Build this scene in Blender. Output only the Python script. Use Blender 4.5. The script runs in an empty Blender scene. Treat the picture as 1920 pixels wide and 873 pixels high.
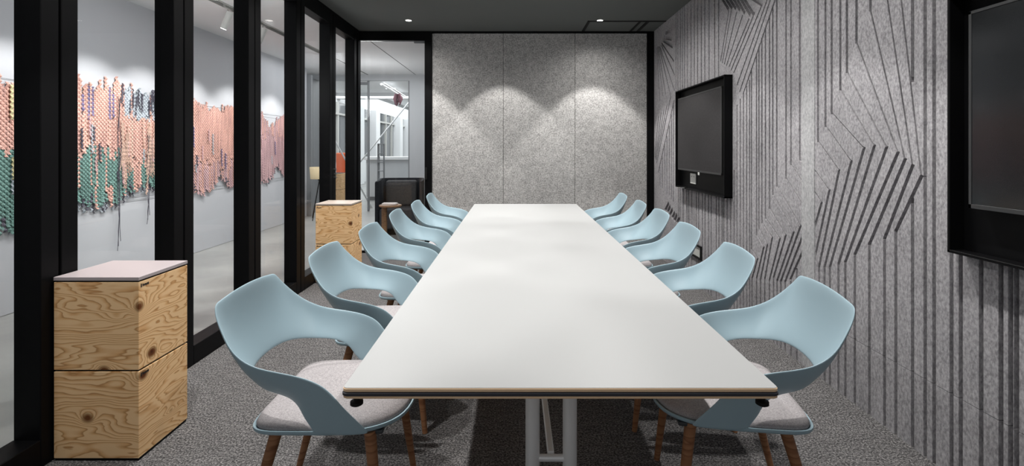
import bpy, bmesh, math, random
from mathutils import Vector, Matrix
from mathutils.geometry import delaunay_2d_cdt
random.seed(7)
S = bpy.context.scene
COL = S.collection
PI = math.pi

# ------------------------------------------------------------------ camera, world, exposure
F, CX, HY, CH = 907.0, 965.0, 277.0, 1.40      # focal length (px), vanishing point, eye height
K = 0.8638                                        # depth factor
cam = bpy.data.cameras.new('camera'); camo = bpy.data.objects.new('camera', cam); COL.objects.link(camo)
camo.location = (0, 0, CH); camo.rotation_euler = (PI/2, 0, 0)
cam.sensor_fit = 'HORIZONTAL'; cam.sensor_width = 36; cam.lens = 36*F/1920
cam.shift_x = -(CX-960)/1920; cam.shift_y = -(436.5-HY)/1920
cam.clip_start = 0.05; cam.clip_end = 200
S.camera = camo
W = bpy.data.worlds.new('world'); S.world = W; W.use_nodes = True
W.node_tree.nodes['Background'].inputs[0].default_value = (0.93, 0.96, 1.0, 1)
W.node_tree.nodes['Background'].inputs[1].default_value = 0.52
S.view_settings.view_transform = 'Standard'; S.view_settings.look = 'None'
S.view_settings.gamma = 1; S.view_settings.use_curve_mapping = False
S.view_settings.exposure = 0.0
SPOT_W = 104; SPILL_W = 60; SPOT_DEG = 80; SPOT_BLEND = 0.22
ART_W = 86

def spot(loc, target, watt, deg, blend=0.2, radius=0.03, color=(1, 0.98, 0.955)):
    l = bpy.data.lights.new('spot_lamp', 'SPOT'); l.energy = watt; l.spot_size = math.radians(deg)
    l.spot_blend = blend; l.shadow_soft_size = radius; l.color = color
    o = bpy.data.objects.new('spot_lamp', l); COL.objects.link(o); o.location = loc
    d = Vector(target)-Vector(loc); o.rotation_euler = d.to_track_quat('-Z', 'Y').to_euler()
    return o
def area(loc, rot, sx, sy, watt, color=(1, 1, 1)):
    l = bpy.data.lights.new('area_fill', 'AREA'); l.shape = 'RECTANGLE'; l.size = sx; l.size_y = sy
    l.energy = watt; l.color = color
    o = bpy.data.objects.new('area_fill', l); COL.objects.link(o); o.location = loc; o.rotation_euler = rot
    return o
# meeting-room downlights: two rows beside the table and one washing the middle of the back wall
ROWS = [5.90, 4.82, 3.74, 2.66, 1.58]
for ry in ROWS:
    for rx in (-1.295, 1.04):
        dim = 0.86 if rx > 0 and ry < 5.5 else 1.0
        spot((rx, ry, 2.925), (rx, ry, 0), SPOT_W if ry > 5.5 else SPOT_W*0.76*dim, SPOT_DEG, SPOT_BLEND)
        spot((rx, ry, 2.92), (rx, ry, 0), SPILL_W*(0.45 if ry > 5.5 else dim), 158, 1.0, 0.05)      # soft spill of the same lamp
spot((-0.155, 5.90, 2.925), (-0.155, 5.90, 0), SPOT_W*0.75, SPOT_DEG, SPOT_BLEND)
# corridor and lounge beyond the glass
for y in (4.06, 4.84, 5.55, 6.31, 7.26, 8.47):
    spot((-3.42, y, 2.80), (-4.27, y+0.02, 0.7), ART_W, 82, 0.55, 0.03, (1, 0.98, 0.96))
area((-3.0, 6.05, 2.97), (0, 0, 0), 1.2, 7.3, 18, (0.95, 0.97, 1))  # unseen area lights added to brighten the corridor, then the lounge
area((-2.6, 9.1, 2.97), (0, 0, 0), 3.0, 2.2, 34, (0.97, 0.98, 1))
area((-4.4, 14.2, 3.2), (0, 0, 0), 4.0, 6.0, 290, (0.95, 0.98, 1))
area((-3.5, 23.3, 3.6), (0, 0, 0), 6.0, 12.0, 640, (0.95, 0.98, 1))

for py_ in (4.5, 9.2):  # soft unseen fill, added to lift the corridor ceiling
    l = bpy.data.lights.new('corridor_fill', 'POINT'); l.energy = 24; l.shadow_soft_size = 0.25
    o = bpy.data.objects.new('corridor_fill', l); COL.objects.link(o); o.location = (-2.75, py_, 2.1)

# ------------------------------------------------------------------ materials
def mat(name, col, rough=0.5, metal=0.0, spec=0.5, emit=None, es=1.0):
    m = bpy.data.materials.new(name); m.use_nodes = True
    b = m.node_tree.nodes['Principled BSDF']
    b.inputs['Base Color'].default_value = (*col, 1); b.inputs['Roughness'].default_value = rough
    b.inputs['Metallic'].default_value = metal; b.inputs['Specular IOR Level'].default_value = spec
    if emit:
        b.inputs['Emission Color'].default_value = (*emit, 1); b.inputs['Emission Strength'].default_value = es
    return m
class N:
    def __init__(s, m): s.t = m.node_tree; s.b = s.t.nodes['Principled BSDF']
    def n(s, typ, **kw):
        k = s.t.nodes.new(typ)
        for a, v in kw.items(): setattr(k, a, v)
        return k
    def l(s, a, b): s.t.links.new(a, b)
    def coords(s, scale=(1, 1, 1), out='Object', loc=(0, 0, 0)):
        tc = s.n('ShaderNodeTexCoord'); mp = s.n('ShaderNodeMapping')
        mp.inputs['Scale'].default_value = scale; mp.inputs['Location'].default_value = loc
        s.l(tc.outputs[out], mp.inputs['Vector']); return mp.outputs['Vector']
    def noise(s, vec, scale, detail=2, rough=0.5):
        k = s.n('ShaderNodeTexNoise'); k.inputs['Scale'].default_value = scale
        k.inputs['Detail'].default_value = detail; k.inputs['Roughness'].default_value = rough
        s.l(vec, k.inputs['Vector']); return k.outputs['Fac']
    def ramp(s, fac, stops):
        k = s.n('ShaderNodeValToRGB'); e = k.color_ramp.elements
        while len(e) < len(stops): e.new(0.5)
        for i, (p, c) in enumerate(stops): e[i].position = p; e[i].color = (*c, 1)
        s.l(fac, k.inputs['Fac']); return k.outputs['Color']
    def math(s, op, a, b=None, c=None):
        k = s.n('ShaderNodeMath', operation=op)
        for i, v in enumerate((a, b, c)):
            if v is None: continue
            if isinstance(v, (int, float)): k.inputs[i].default_value = v
            else: s.l(v, k.inputs[i])
        return k.outputs[0]
    def mixc(s, f, a, b, mode='MIX'):
        k = s.n('ShaderNodeMix', data_type='RGBA', blend_type=mode)
        if isinstance(f, (int, float)): k.inputs[0].default_value = f
        else: s.l(f, k.inputs[0])
        for i, v in ((6, a), (7, b)):
            if isinstance(v, tuple): k.inputs[i].default_value = (*v, 1)
            else: s.l(v, k.inputs[i])
        return k.outputs[2]
    def bump(s, h, strength, dist=0.002):
        k = s.n('ShaderNodeBump'); k.inputs['Strength'].default_value = strength; k.inputs['Distance'].default_value = dist
        s.l(h, k.inputs['Height']); s.l(k.outputs['Normal'], s.b.inputs['Normal'])
    def base(s, c): s.l(c, s.b.inputs['Base Color'])

def felt(name, c0, c1, scale, stretch=(1, 1, 1), bump=0.35):
    m = mat(name, c0, 0.95, spec=0.15); n = N(m)
    v = n.coords(stretch)
    a = n.noise(v, scale, 3, 0.7); b = n.noise(v, scale*0.25, 3, 0.6)
    f = n.math('ADD', n.math('MULTIPLY', a, 0.75), n.math('MULTIPLY', b, 0.25))
    n.base(n.ramp(f, [(0.36, c0), (0.64, c1)])); n.bump(a, bump, 0.003); return m
M = {}
M['felt_wall'] = felt('felt_relief', (0.225, 0.219, 0.228), (0.46, 0.447, 0.462), 85, (1, 1, 0.6))
M['felt_strip'] = felt('felt_cover_strip', (0.32, 0.32, 0.326), (0.52, 0.52, 0.526), 85, (1, 1, 0.6))
M['felt_back'] = felt('felt_panel', (0.235, 0.229, 0.222), (0.60, 0.587, 0.573), 62)
M['ceiling'] = mat('ceiling_paint', (0.115, 0.122, 0.117), 0.9, spec=0.2)
M['black'] = mat('black_metal', (0.004, 0.004, 0.0045), 0.45, spec=0.09)
M['blackmatte'] = mat('black_matte', (0.006, 0.006, 0.006), 0.7, spec=0.25)
M['white_lam'] = mat('white_laminate', (0.405, 0.41, 0.408), 0.42, spec=0.4)
M['ply'] = mat('plywood_edge', (0.92, 0.64, 0.40), 0.55)
M['rubber'] = mat('black_edge_strip', (0.035, 0.036, 0.045), 0.45)
M['steel'] = mat('satin_steel', (0.80, 0.80, 0.80), 0.4, metal=0.25)
M['blue'] = mat('blue_plastic', (0.335, 0.46, 0.52), 0.42, spec=0.45)
M['cover'] = mat('pale_pink_laminate', (0.44, 0.385, 0.39), 0.4)
M['cover2'] = mat('pale_cream_laminate', (0.52, 0.445, 0.385), 0.4)
M['plate'] = mat('dark_bracket', (0.03, 0.035, 0.04), 0.5)
M['white_wall'] = mat('white_paint', (0.74, 0.75, 0.76), 0.8)
M['art_wall'] = mat('grey_wall_paint', (0.56, 0.57, 0.60), 0.85, spec=0.2)
M['grey_panel'] = mat('pale_grey_panel', (0.52, 0.54, 0.56), 0.6)
M['mid_grey'] = mat('mid_grey_metal', (0.22, 0.23, 0.24), 0.5)
M['orange'] = mat('orange_fabric', (0.60, 0.13, 0.05), 0.8)
M['charcoal'] = felt('charcoal_fabric', (0.03, 0.033, 0.039), (0.07, 0.073, 0.082), 180)
M['charcoal_light'] = felt('charcoal_cushion', (0.08, 0.08, 0.085), (0.15, 0.148, 0.15), 180)
M['paper'] = mat('paper_white', (0.82, 0.76, 0.74), 0.7)
M['socket'] = mat('socket_plastic', (0.62, 0.63, 0.60), 0.45)
M['chrome'] = mat('polished_metal', (0.8, 0.8, 0.78), 0.15, metal=1)
M['lamp_disc'] = mat('lamp_lens', (1, 1, 1), 0.5, emit=(1, 0.96, 0.9), es=9)
M['ink'] = mat('dark_ink', (0.012, 0.01, 0.008), 0.7)
M['track_grey'] = mat('grey_lacquer', (0.50, 0.50, 0.48), 0.5)
M['slot'] = mat('dark_slot', (0.05, 0.05, 0.05), 0.8)
M['shade'] = mat('cream_lamp_shade', (0.62, 0.52, 0.33), 0.8, emit=(1, 0.8, 0.45), es=0.12)
M['facade_glass'] = mat('facade_glazing', (0.16, 0.17, 0.18), 0.12, spec=0.6)
M['plum'] = mat('plum_fabric', (0.13, 0.06, 0.075), 0.9)

# screens
m = mat('screen_dark', (0.012, 0.013, 0.014), 0.14, spec=0.5); M['screen_near'] = m
m = mat('screen_grey', (0.055, 0.053, 0.056), 0.35, spec=0.1); n = N(m)
v = n.coords((1, 1, 1)); w = n.noise(v, 55, 2); n.base(n.ramp(w, [(0.3, (0.022, 0.021, 0.022)), (0.7, (0.034, 0.032, 0.034))])); M['screen_far'] = m
# seat fabric
m = mat('grey_seat_fabric', (0.4, 0.38, 0.38), 0.95, spec=0.1); n = N(m)
v = n.coords((1, 0.25, 1)); a = n.noise(v, 520, 2, 0.7)
v2 = n.coords((0.25, 1, 1)); b2 = n.noise(v2, 520, 2, 0.7)
n.base(n.ramp(n.math('MULTIPLY', n.math('ADD', a, b2), 0.5), [(0.36, (0.24, 0.226, 0.23)), (0.64, (0.50, 0.468, 0.472))])); n.bump(a, 0.2, 0.001); M['seat'] = m
# carpet
m = mat('grey_carpet', (0.1, 0.1, 0.1), 1.0, spec=0.05); n = N(m)
v = n.coords((0.75, 1.0, 1)); a = n.noise(v, 135, 3, 0.85); v2 = n.coords((0.15, 1, 1)); b = n.noise(v2, 60, 2, 0.6)
c = n.noise(n.coords((1, 1, 1)), 420, 1, 0.5)
f = n.math('ADD', n.math('ADD', n.math('MULTIPLY', a, 0.66), n.math('MULTIPLY', b, 0.09)), n.math('MULTIPLY', c, 0.25))
n.base(n.ramp(f, [(0.41, (0.024, 0.0235, 0.025)), (0.50, (0.09, 0.087, 0.087)), (0.575, (0.32, 0.308, 0.304))])); n.bump(a, 0.6, 0.006); M['carpet'] = m
# corridor floor
m = mat('pale_floor', (0.5, 0.5, 0.5), 0.35, spec=0.4); n = N(m)
a = n.noise(n.coords((1, 1, 1)), 1.4, 4, 0.6); n.base(n.ramp(a, [(0.3, (0.24, 0.24, 0.235)), (0.7, (0.34, 0.34, 0.325))])); M['pale_floor'] = m

def wood(name, light, mid, dark, rings=15, warp=0.30, knots=True, zs=1.0):
    m = mat(name, light, 0.5, spec=0.3); n = N(m)
    oi = n.n('ShaderNodeObjectInfo'); tc = n.n('ShaderNodeTexCoord')
    off = n.n('ShaderNodeVectorMath', operation='SCALE'); off.inputs[0].default_value = (17.3, 11.1, 23.7)
    n.l(oi.outputs['Random'], off.inputs['Scale'])
    add = n.n('ShaderNodeVectorMath', operation='ADD'); n.l(tc.outputs['Object'], add.inputs[0]); n.l(off.outputs[0], add.inputs[1])
    def scaled(s):
        k = n.n('ShaderNodeVectorMath', operation='MULTIPLY'); k.inputs[1].default_value = s; n.l(add.outputs[0], k.inputs[0]); return k.outputs[0]
    sep = n.n('ShaderNodeSeparateXYZ'); n.l(add.outputs[0], sep.inputs[0])
    big = n.noise(scaled((1.6, 1.6, 4.2)), 1.5, 2, 0.45); small = n.noise(scaled((3, 3, 14)), 3.0, 2, 0.5)
    field = n.math('ADD', n.math('MULTIPLY', sep.outputs[2], zs), n.math('MULTIPLY', big, warp*2))
    field = n.math('ADD', field, n.math('MULTIPLY', small, 0.018))
    one = n.noise(scaled((0.4, 0.4, 9)), 2.0, 2, 0.5); field = n.math('ADD', field, n.math('MULTIPLY', one, 0.16))
    kd = None
    if knots:
        vo = n.n('ShaderNodeTexVoronoi'); vo.inputs['Scale'].default_value = 4.6; n.l(scaled((1.0, 1.0, 1.25)), vo.inputs['Vector'])
        kd = vo.outputs['Distance']
        bump = n.math('POWER', 2.718, n.math('MULTIPLY', n.math('MULTIPLY', kd, kd), -30.0))
        field = n.math('ADD', field, n.math('MULTIPLY', bump, 0.14))
    ring = n.math('FRACT', n.math('MULTIPLY', field, rings*2.2))
    ringc = n.ramp(ring, [(0.0, light), (0.40, light), (0.74, mid), (0.90, dark), (1.0, light)])
    grain = n.noise(scaled((6, 6, 160)), 3.0, 3, 0.7)
    c = n.mixc(n.math('MULTIPLY', grain, 0.35), ringc, mid, 'MIX')
    tone = n.noise(scaled((1, 1, 3)), 1.7, 2); c = n.mixc(0.28, c, n.ramp(tone, [(0.3, (0.74, 0.70, 0.66)), (0.7, (1, 1, 1))]), 'MULTIPLY')
    if knots:
        core = n.ramp(kd, [(0.0, (0.10, 0.05, 0.025)), (0.08, (0.2, 0.10, 0.05)), (0.125, (0.55, 0.5, 0.45)), (0.17, (1, 1, 1))])
        c = n.mixc(1.0, c, core, 'MULTIPLY')
    n.base(c); return m
M['pine'] = wood('knotty_pine', (0.97, 0.67, 0.37), (0.80, 0.46, 0.205), (0.50, 0.235, 0.08), 15, 0.22)
M['walnut'] = wood('walnut_leg', (0.36, 0.175, 0.085), (0.28, 0.125, 0.058), (0.19, 0.08, 0.036), 14, 0.1, False)
M['oak'] = wood('oak_side_table', (0.33, 0.19, 0.10), (0.27, 0.15, 0.08), (0.2, 0.1, 0.05), 14, 0.1, False)
# glass: clear, reflecting by angle
m = bpy.data.materials.new('clear_glass'); m.use_nodes = True; t = m.node_tree; t.nodes.clear()
o = t.nodes.new('ShaderNodeOutputMaterial'); mx = t.nodes.new('ShaderNodeMixShader'); tr = t.nodes.new('ShaderNodeBsdfTransparent')
gl = t.nodes.new('ShaderNodeBsdfGlossy'); fr = t.nodes.new('ShaderNodeMath'); fr.operation = 'MULTIPLY_ADD'; lw = t.nodes.new('ShaderNodeLayerWeight'); lw.inputs['Blend'].default_value = 0.5
pw = t.nodes.new('ShaderNodeMath'); pw.operation = 'POWER'; pw.inputs[1].default_value = 5.0; t.links.new(lw.outputs['Facing'], pw.inputs[0]); t.links.new(pw.outputs[0], fr.inputs[0]); fr.inputs[1].default_value = 0.5; fr.inputs[2].default_value = 0.02
tr.inputs[0].default_value = (0.965, 0.975, 0.975, 1); gl.inputs['Roughness'].default_value = 0.0
t.links.new(fr.outputs[0], mx.inputs[0]); t.links.new(tr.outputs[0], mx.inputs[1]); t.links.new(gl.outputs[0], mx.inputs[2]); t.links.new(mx.outputs[0], o.inputs[0])
M['glass'] = m

# ------------------------------------------------------------------ mesh helpers
class MB:
    def __init__(s): s.bm = bmesh.new()
    def box(s, x0, x1, y0, y1, z0, z1, bev=0.0, seg=2, rot=None):
        b = bmesh.new(); bmesh.ops.create_cube(b, size=1)
        for v in b.verts: v.co = Vector(((x0+x1)/2+v.co.x*(x1-x0), (y0+y1)/2+v.co.y*(y1-y0), (z0+z1)/2+v.co.z*(z1-z0)))
        if bev > 0: bmesh.ops.bevel(b, geom=list(b.edges), offset=bev, segments=seg, affect='EDGES', profile=0.5)
        if rot is not None: bmesh.ops.transform(b, matrix=rot, verts=b.verts)
        s.join(b); return s
    def join(s, b):
        me = bpy.data.meshes.new('tmp'); b.to_mesh(me); b.free(); s.bm.from_mesh(me); bpy.data.meshes.remove(me)
    def tube(s, pts, r, n=12, cap=True):
        if not isinstance(r, (list, tuple)): r = [r]*len(pts)
        pts = [Vector(p) for p in pts]; rings = []; up = None
        for i, p in enumerate(pts):
            d = (pts[min(i+1, len(pts)-1)]-pts[max(i-1, 0)]).normalized()
            if up is None: up = Vector((0, 0, 1)) if abs(d.z) < 0.9 else Vector((1, 0, 0))
            a = d.cross(up).normalized(); b = a.cross(d).normalized(); up = b
            rings.append([s.bm.verts.new(p+(a*math.cos(2*PI*k/n)+b*math.sin(2*PI*k/n))*r[i]) for k in range(n)])
        for q, w in zip(rings, rings[1:]):
            for k in range(n): s.bm.faces.new((q[k], q[(k+1) % n], w[(k+1) % n], w[k]))
        if cap: s.bm.faces.new(rings[0][::-1]); s.bm.faces.new(rings[-1])
        return s
    def lathe(s, prof, n=32, at=(0, 0, 0)):
        rings = []
        for r, z in prof:
            if r < 1e-6: rings.append([s.bm.verts.new((at[0], at[1], at[2]+z))])
            else: rings.append([s.bm.verts.new((at[0]+r*math.cos(2*PI*k/n), at[1]+r*math.sin(2*PI*k/n), at[2]+z)) for k in range(n)])
        for q, w in zip(rings, rings[1:]):
            for k in range(n):
                k2 = (k+1) % n
                if len(q) == 1 and len(w) == 1: continue
                if len(q) == 1: s.bm.faces.new((q[0], w[k2], w[k]))
                elif len(w) == 1: s.bm.faces.new((q[k], q[k2], w[0]))
                else: s.bm.faces.new((q[k], q[k2], w[k2], w[k]))
        return s
    def loft(s, rings, cap0=True, cap1=True):
        vs = [[s.bm.verts.new(p) for p in r] for r in rings]; n = len(vs[0])
        for q, w in zip(vs, vs[1:]):
            for k in range(n): s.bm.faces.new((q[k], q[(k+1) % n], w[(k+1) % n], w[k]))
        if cap0: s.bm.faces.new(vs[0][::-1])
        if cap1: s.bm.faces.new(vs[-1])
        return s
    def build(s, name, m, parent=None, smooth=False, angle=None):
        bmesh.ops.recalc_face_normals(s.bm, faces=s.bm.faces)
        me = bpy.data.meshes.new(name); s.bm.to_mesh(me); s.bm.free()
        me.materials.append(M[m] if isinstance(m, str) else m)
        if smooth or angle:
            me.polygons.foreach_set('use_smooth', [True]*len(me.polygons))
            if angle: me.set_sharp_from_angle(angle=math.radians(angle))
        o = bpy.data.objects.new(name, me); COL.objects.link(o)
        if parent: o.parent = parent
        return o
def tag(o, label=None, cat=None, group=None, kind=None):
    if label: o['label'] = label
    if cat: o['category'] = cat
    if group: o['group'] = group
    if kind: o['kind'] = kind
    return o
def thing(name, loc, label, cat, group=None, rz=0, kind=None):
    o = bpy.data.objects.new(name, None); COL.objects.link(o); o.location = loc; o.rotation_euler = (0, 0, rz)
    o.empty_display_size = 0.1
    return tag(o, label, cat, group, kind)
def struct(name, mb, m, label, cat, **kw):
    return tag(mb.build(name, m, **kw), label, cat, kind='structure')
def duplicate(root, loc, rz, label):
    r = root.copy(); COL.objects.link(r); r.location = loc; r.rotation_euler = (0, 0, rz); r['label'] = label
    for ch in list(root.children):
        c = ch.copy(); COL.objects.link(c); c.parent = r
        for g in list(ch.children):
            d = g.copy(); COL.objects.link(d); d.parent = c
    return r
def catmull(P, per):
    out = []
    for i in range(len(P)-1):
        p0 = P[i-1] if i > 0 else P[i]*2-P[i+1]; p1, p2 = P[i], P[i+1]; p3 = P[i+2] if i+2 < len(P) else P[i+1]*2-P[i]
        for k in range(per):
            t = k/per
            out.append(0.5*((2*p1)+(p2-p0)*t+(2*p0-5*p1+4*p2-p3)*t*t+(3*p1-p0-3*p2+p3)*t**3))
    out.append(P[-1]); return out

# ------------------------------------------------------------------ setting: room shell
XL, XR, YB, ZC = -2.07, 1.86, 6.47, 2.955
YN = -1.4
struct('floor', MB().box(XL-0.02, XR+0.05, YN, YB+0.05, -0.05, 0), 'carpet', 'dark grey speckled loop carpet under the long table', 'floor')
struct('ceiling', MB().box(XL-0.1, XR+0.1, YN, YB+0.1, ZC, ZC+0.05), 'ceiling', 'dark grey green painted meeting room ceiling', 'ceiling')
mb = MB()
for z0, z1 in ((0, 0.9),): mb.box(XL-0.1, XR+0.1, YN-0.1, YN, z0, z1)  # left open above so the world adds soft frontal fill
struct('wall_front', mb, 'white_wall', 'low white wall behind the viewer below an opening left for fill light', 'wall')
# back wall with three felt panels
wb = struct('wall_back', MB().box(-1.13, XR+0.1, YB+0.03, YB+0.13, 0, ZC), 'blackmatte', 'back wall clad in three tall grey felt panels', 'wall')
for a, b in ((-1.105, -0.1535), (-0.1495, 0.804), (0.808, 1.769)):
    MB().box(a, b, YB, YB+0.03, 0.02, 2.93, 0.004, 1).build('felt_panel', 'felt_back', wb)
struct('trim_1', MB().box(1.772, XR+0.005, YB-0.02, YB+0.05, 0, ZC-0.005, 0.003), 'black', 'black post between grey felt back wall and ribbed felt wall', 'post')
struct('trim_2', MB().box(-1.20, -1.108, YB-0.03, YB+0.05, 0, 2.83, 0.003), 'black', 'black door post beside the felt back wall', 'post')
struct('trim_3', MB().box(XL-0.06, -1.108, YB-0.03, YB+0.05, 2.83, ZC-0.004, 0.003).box(-1.11, XR, YB-0.015, YB+0.02, 2.932, ZC-0.002), 'black', 'black header beam over the glazed doorway and back wall', 'beam')
struct('trim_4', MB().box(XL-0.07, XL-0.005, YB-0.05, YB+0.05, 0, ZC-0.01, 0.003), 'black', 'black corner post between glass wall and doorway', 'post')
d = thing('door_1', (-1.645, YB, 0), 'glazed doorway at the back left of the room', 'door', kind='structure')
MB().box(-0.43, 0.445, 0.0, 0.012, 0.03, 2.826).build('glass_pane', 'glass', d)
MB().box(-0.44, 0.445, -0.02, 0.03, 0.001, 0.03, 0.003).build('threshold', 'black', d)
MB().box(0.30, 0.44, -0.012, 0.03, 2.80, 2.828, 0.002).build('door_closer', 'mid_grey', d)
mb = MB().box(0.455, 0.485, -0.065, -0.045, 0.98, 1.14, 0.006)
mb.tube([(0.47, -0.05, 1.0), (0.47, -0.028, 1.0)], 0.006).tube([(0.47, -0.05, 1.12), (0.47, -0.028, 1.12)], 0.006)
mb.build('handle', 'blackmatte', d)

# glass wall on the left: framed panels
BND = [v*K for v in (-0.32, 0.637, 1.594, 2.551, 3.508, 4.465, 5.422, 6.379, 7.336)]
XG = XL-0.07
for i, (a, b) in enumerate(zip(BND, BND[1:])):
    w = thing('window_%d' % (i+1), (XG, (a+b)/2, 0), 'black framed glass wall panel, number %d along the left side' % (i+1), 'window', kind='structure')
    h = (b-a)/2-0.006; st = 0.085
    for s0, s1 in ((-h, -h+st), (h-st, h)):
        MB().box(-0.05, 0.07, s0, s1, 0.0, 2.93, 0.003, 1).build('stile', 'black', w)
    MB().box(-0.05, 0.07, -h+st, h-st, 0.0, 0.125, 0.003, 1).build('bottom_rail', 'black', w)
    MB().box(-0.05, 0.07, -h+st, h-st, 2.796, 2.93, 0.003, 1).build('top_rail', 'black', w)
    MB().box(-0.012, 0.0, -h+st-0.01, h-st+0.01, 0.115, 2.806).build('glass_pane', 'glass', w)
    MB().box(-0.02, 0.04, h-0.002, h+0.014, 0, 2.92).build('gasket', 'blackmatte', w)
    if i == 7:
        mb = MB()
        for z in (1.06, 1.10, 1.15): mb.tube([(0.07, -h+0.055, z), (0.085, -h+0.055, z)], 0.013, 12)
        mb.build('lock', 'chrome', w)
struct('trim_5', MB().box(XL-0.1, XL+0.004, YN, YB, 2.925, ZC-0.001), 'black', 'black ceiling track above the sliding glass wall panels', 'track')

# ------------------------------------------------------------------ right wall: felt relief with grooves
GW, GD = 0.019, 0.027
def RW(px, py):
    y = F*XR/(px-CX); return Vector((y, CH-(py-HY)*y/F))
polys = []
def seg(a, b, w=GW, ext=True):
    d = b-a
    if d.length < 1e-4: return
    d.normalize(); nrm = Vector((-d.y, d.x))*w/2; e = d*(w/2) if ext else Vector((0, 0))
    polys.append([a-e-nrm, b+e-nrm, b+e+nrm, a-e+nrm])
def pl(*pts, w=GW):
    P = [RW(*p) for p in pts]
    for a, b in zip(P, P[1:]): seg(a, b, w)
def vert(px, z0, z1, w=GW):
    y = F*XR/(px-CX); seg(Vector((y, z0)), Vector((y, z1)), w)
TOP, BOT = 3.1, -0.1
def Z(px, py): return RW(px, py).y
# chevrons right of the cover strip: (vertical start, tip, lower end)
for s_, t_, e_ in (((1527.5, 359), (1540.3, 380), (1527.5, 425)), ((1527.5, 318.6), (1555, 357), (1527.5, 484)),
        ((1533.7, 263.6), (1573.3, 319.3), (1535.6, 500)), ((1547.7, 235), (1596, 302.8), (1546, 500)),
        ((1559.4, 211), (1619.9, 278.3), (1556, 500)), ((1575.6, 166.4), (1639.3, 273.5), (1572, 495)),
        ((1588, 133.6), (1662.4, 276), (1585, 491)), ((1606, 78), (1683.4, 286.3), (1602.7, 477)),
        ((1632, 17.6), (1696.9, 299.2), (1630, 458)), ((1662, -14), (1710.9, 310.9), (1658.5, 447)),
        ((1689, -8), (1727.4, 331), (1679.7, 433))):
    pl(s_, t_, w=0.010); pl(t_, e_)
    if s_[0] > 1528: vert(s_[0], Z(*s_), TOP)
    if e_[0] > 1530: vert(e_[0], BOT, Z(*e_))
vert(1711, Z(1711, 150), TOP); vert(1711, BOT, Z(1711, 374)); vert(1734.6, BOT, TOP); vert(1751.5, BOT, TOP)
for x in (1784, 1801.4, 1839.6, 1876.8, 1895, 1906): vert(x, BOT, TOP)
for y in (1.66, 1.58, 1.5, 1.46, 1.38, 1.25, 1.17, 1.05, 0.96, 0.9, 0.78, 0.66, 0.58, 0.45): seg(Vector((y, BOT)), Vector((y, TOP)))
# chevrons left of the cover strip
for s_, t_, e_ in (((1409, 465), (1420.5, 484.6), (1410, 521.7)), ((1418.5, 439.2), (1432, 463.3), (1418.5, 521.7)),
        ((1423, 428), (1439, 458), (1426, 523.4)), ((1428.5, 416.2), (1448, 445.4), (1434, 522.4)),
        ((1435.2, 407.6), (1462.4, 447), (1442.5, 525)), ((1442.9, 389.4), (1473.4, 441), (1450.4, 520)),
        ((1449, 363), (1488.2, 435), (1457, 525.8)), ((1456.4, 347.2), (1501, 423.8), (1464, 527))):
    pl(s_, t_, w=0.011); pl(t_, e_); vert(e_[0], BOT, Z(*e_))
    vert(s_[0], Z(*s_), Z(s_[0], 176-(s_[0]-1393.4)*2.93) if s_[0] < 1450 else TOP)
pl((1503.5, 446), (1472, 528)); pl((1503.5, 474), (1482, 523)); vert(1472, BOT, Z(1472, 528)); vert(1483, BOT, Z(1483, 523))
for s_, t_ in (((1473.8, 332.8), (1504, 381.9)), ((1483, 307), (1504, 339.6)), ((1499.6, 298), (1504, 304))):
    pl(s_, t_, w=0.011); vert(s_[0], Z(*s_), TOP)
vert(1494, BOT, Z(1494, 505))
# slanted fan above the far screen
for a, b in (((1456, -8), (1393.4, 176)), ((1447, -8), (1387, 171.7)), ((1441, -8), (1382, 159)), ((1427, 13.7), (1376, 136)),
             ((1415, 24), (1371, 131)), ((1404, 36), (1367, 125)), ((1392, 30), (1362.5, 122)), ((1381, 24), (1358.5, 119)), ((1371.5, 19), (1354.5, 117)), ((1366.4, 20.6), (1351.5, 113))):
    pl(a, b, w=0.016)
for a, b in (((1350.5, -8), (1365.3, 16)), ((1357, -8), (1372, 14.5)), ((1364, -8), (1379, 15)), ((1372, -8), (1386.6, 17.5)), ((1378.5, -8), (1395.7, 22.9)),
             ((1385, -8), (1405.8, 26.3)), ((1391.5, -8), (1412, 25)), ((1408, -5), (1428, 8))):
    pl(a, b, w=0.03)
for x in (1382, 1388, 1394, 1400, 1405.5): vert(x, BOT, Z(x, 176-(x-1393.4)*2.0))
for x in (1267.5, 1271, 1275.5, 1279.5, 1283.5, 1289, 1295.7, 1302, 1308, 1315, 1321.5, 1329.5, 1340, 1347.5): vert(x, 1.2, TOP, 0.02)
for x in (1272, 1275, 1281, 1287.5, 1291, 1297, 1306, 1310, 1317, 1322, 1328.5, 1333.5, 1343, 1348, 1354, 1357, 1363.5, 1370, 1376.5): vert(x, BOT, 1.2, 0.024)
# far fan by the back wall
for a, b in (((1249, 62), (1257, 56)), ((1245.3, 70), (1258, 72.3)), ((1244, 75.8), (1260.4, 86.8))): pl(a, b, w=0.045)
for a, b in (((1240, 80), (1263, 114)), ((1240.5, 84.6), (1264.6, 140)), ((1236.5, 85.4), (1264.4, 168.5)), ((1235.8, 87), (1258, 182)), ((1234, 87), (1247.8, 175)),
             ((1232.7, 90), (1242.8, 178.6)), ((1231.4, 92), (1237.3, 188)),
             ((1263.8, 189), (1234.3, 323)), ((1257, 184), (1231.5, 304.6)), ((1251, 196), (1230.2, 300)), ((1245, 206), (1229.2, 298)), ((1240, 212), (1228.3, 295)), ((1235, 219), (1227.6, 290))): pl(a, b, w=0.022)
for x, yt in ((1237.5, 316), (1242, 296), (1246.5, 276), (1250.5, 257), (1255, 238), (1259, 218), (1262.5, 200)): vert(x, Z(x, 345+(x-1237)*1.2), Z(x, yt), 0.03)
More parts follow.
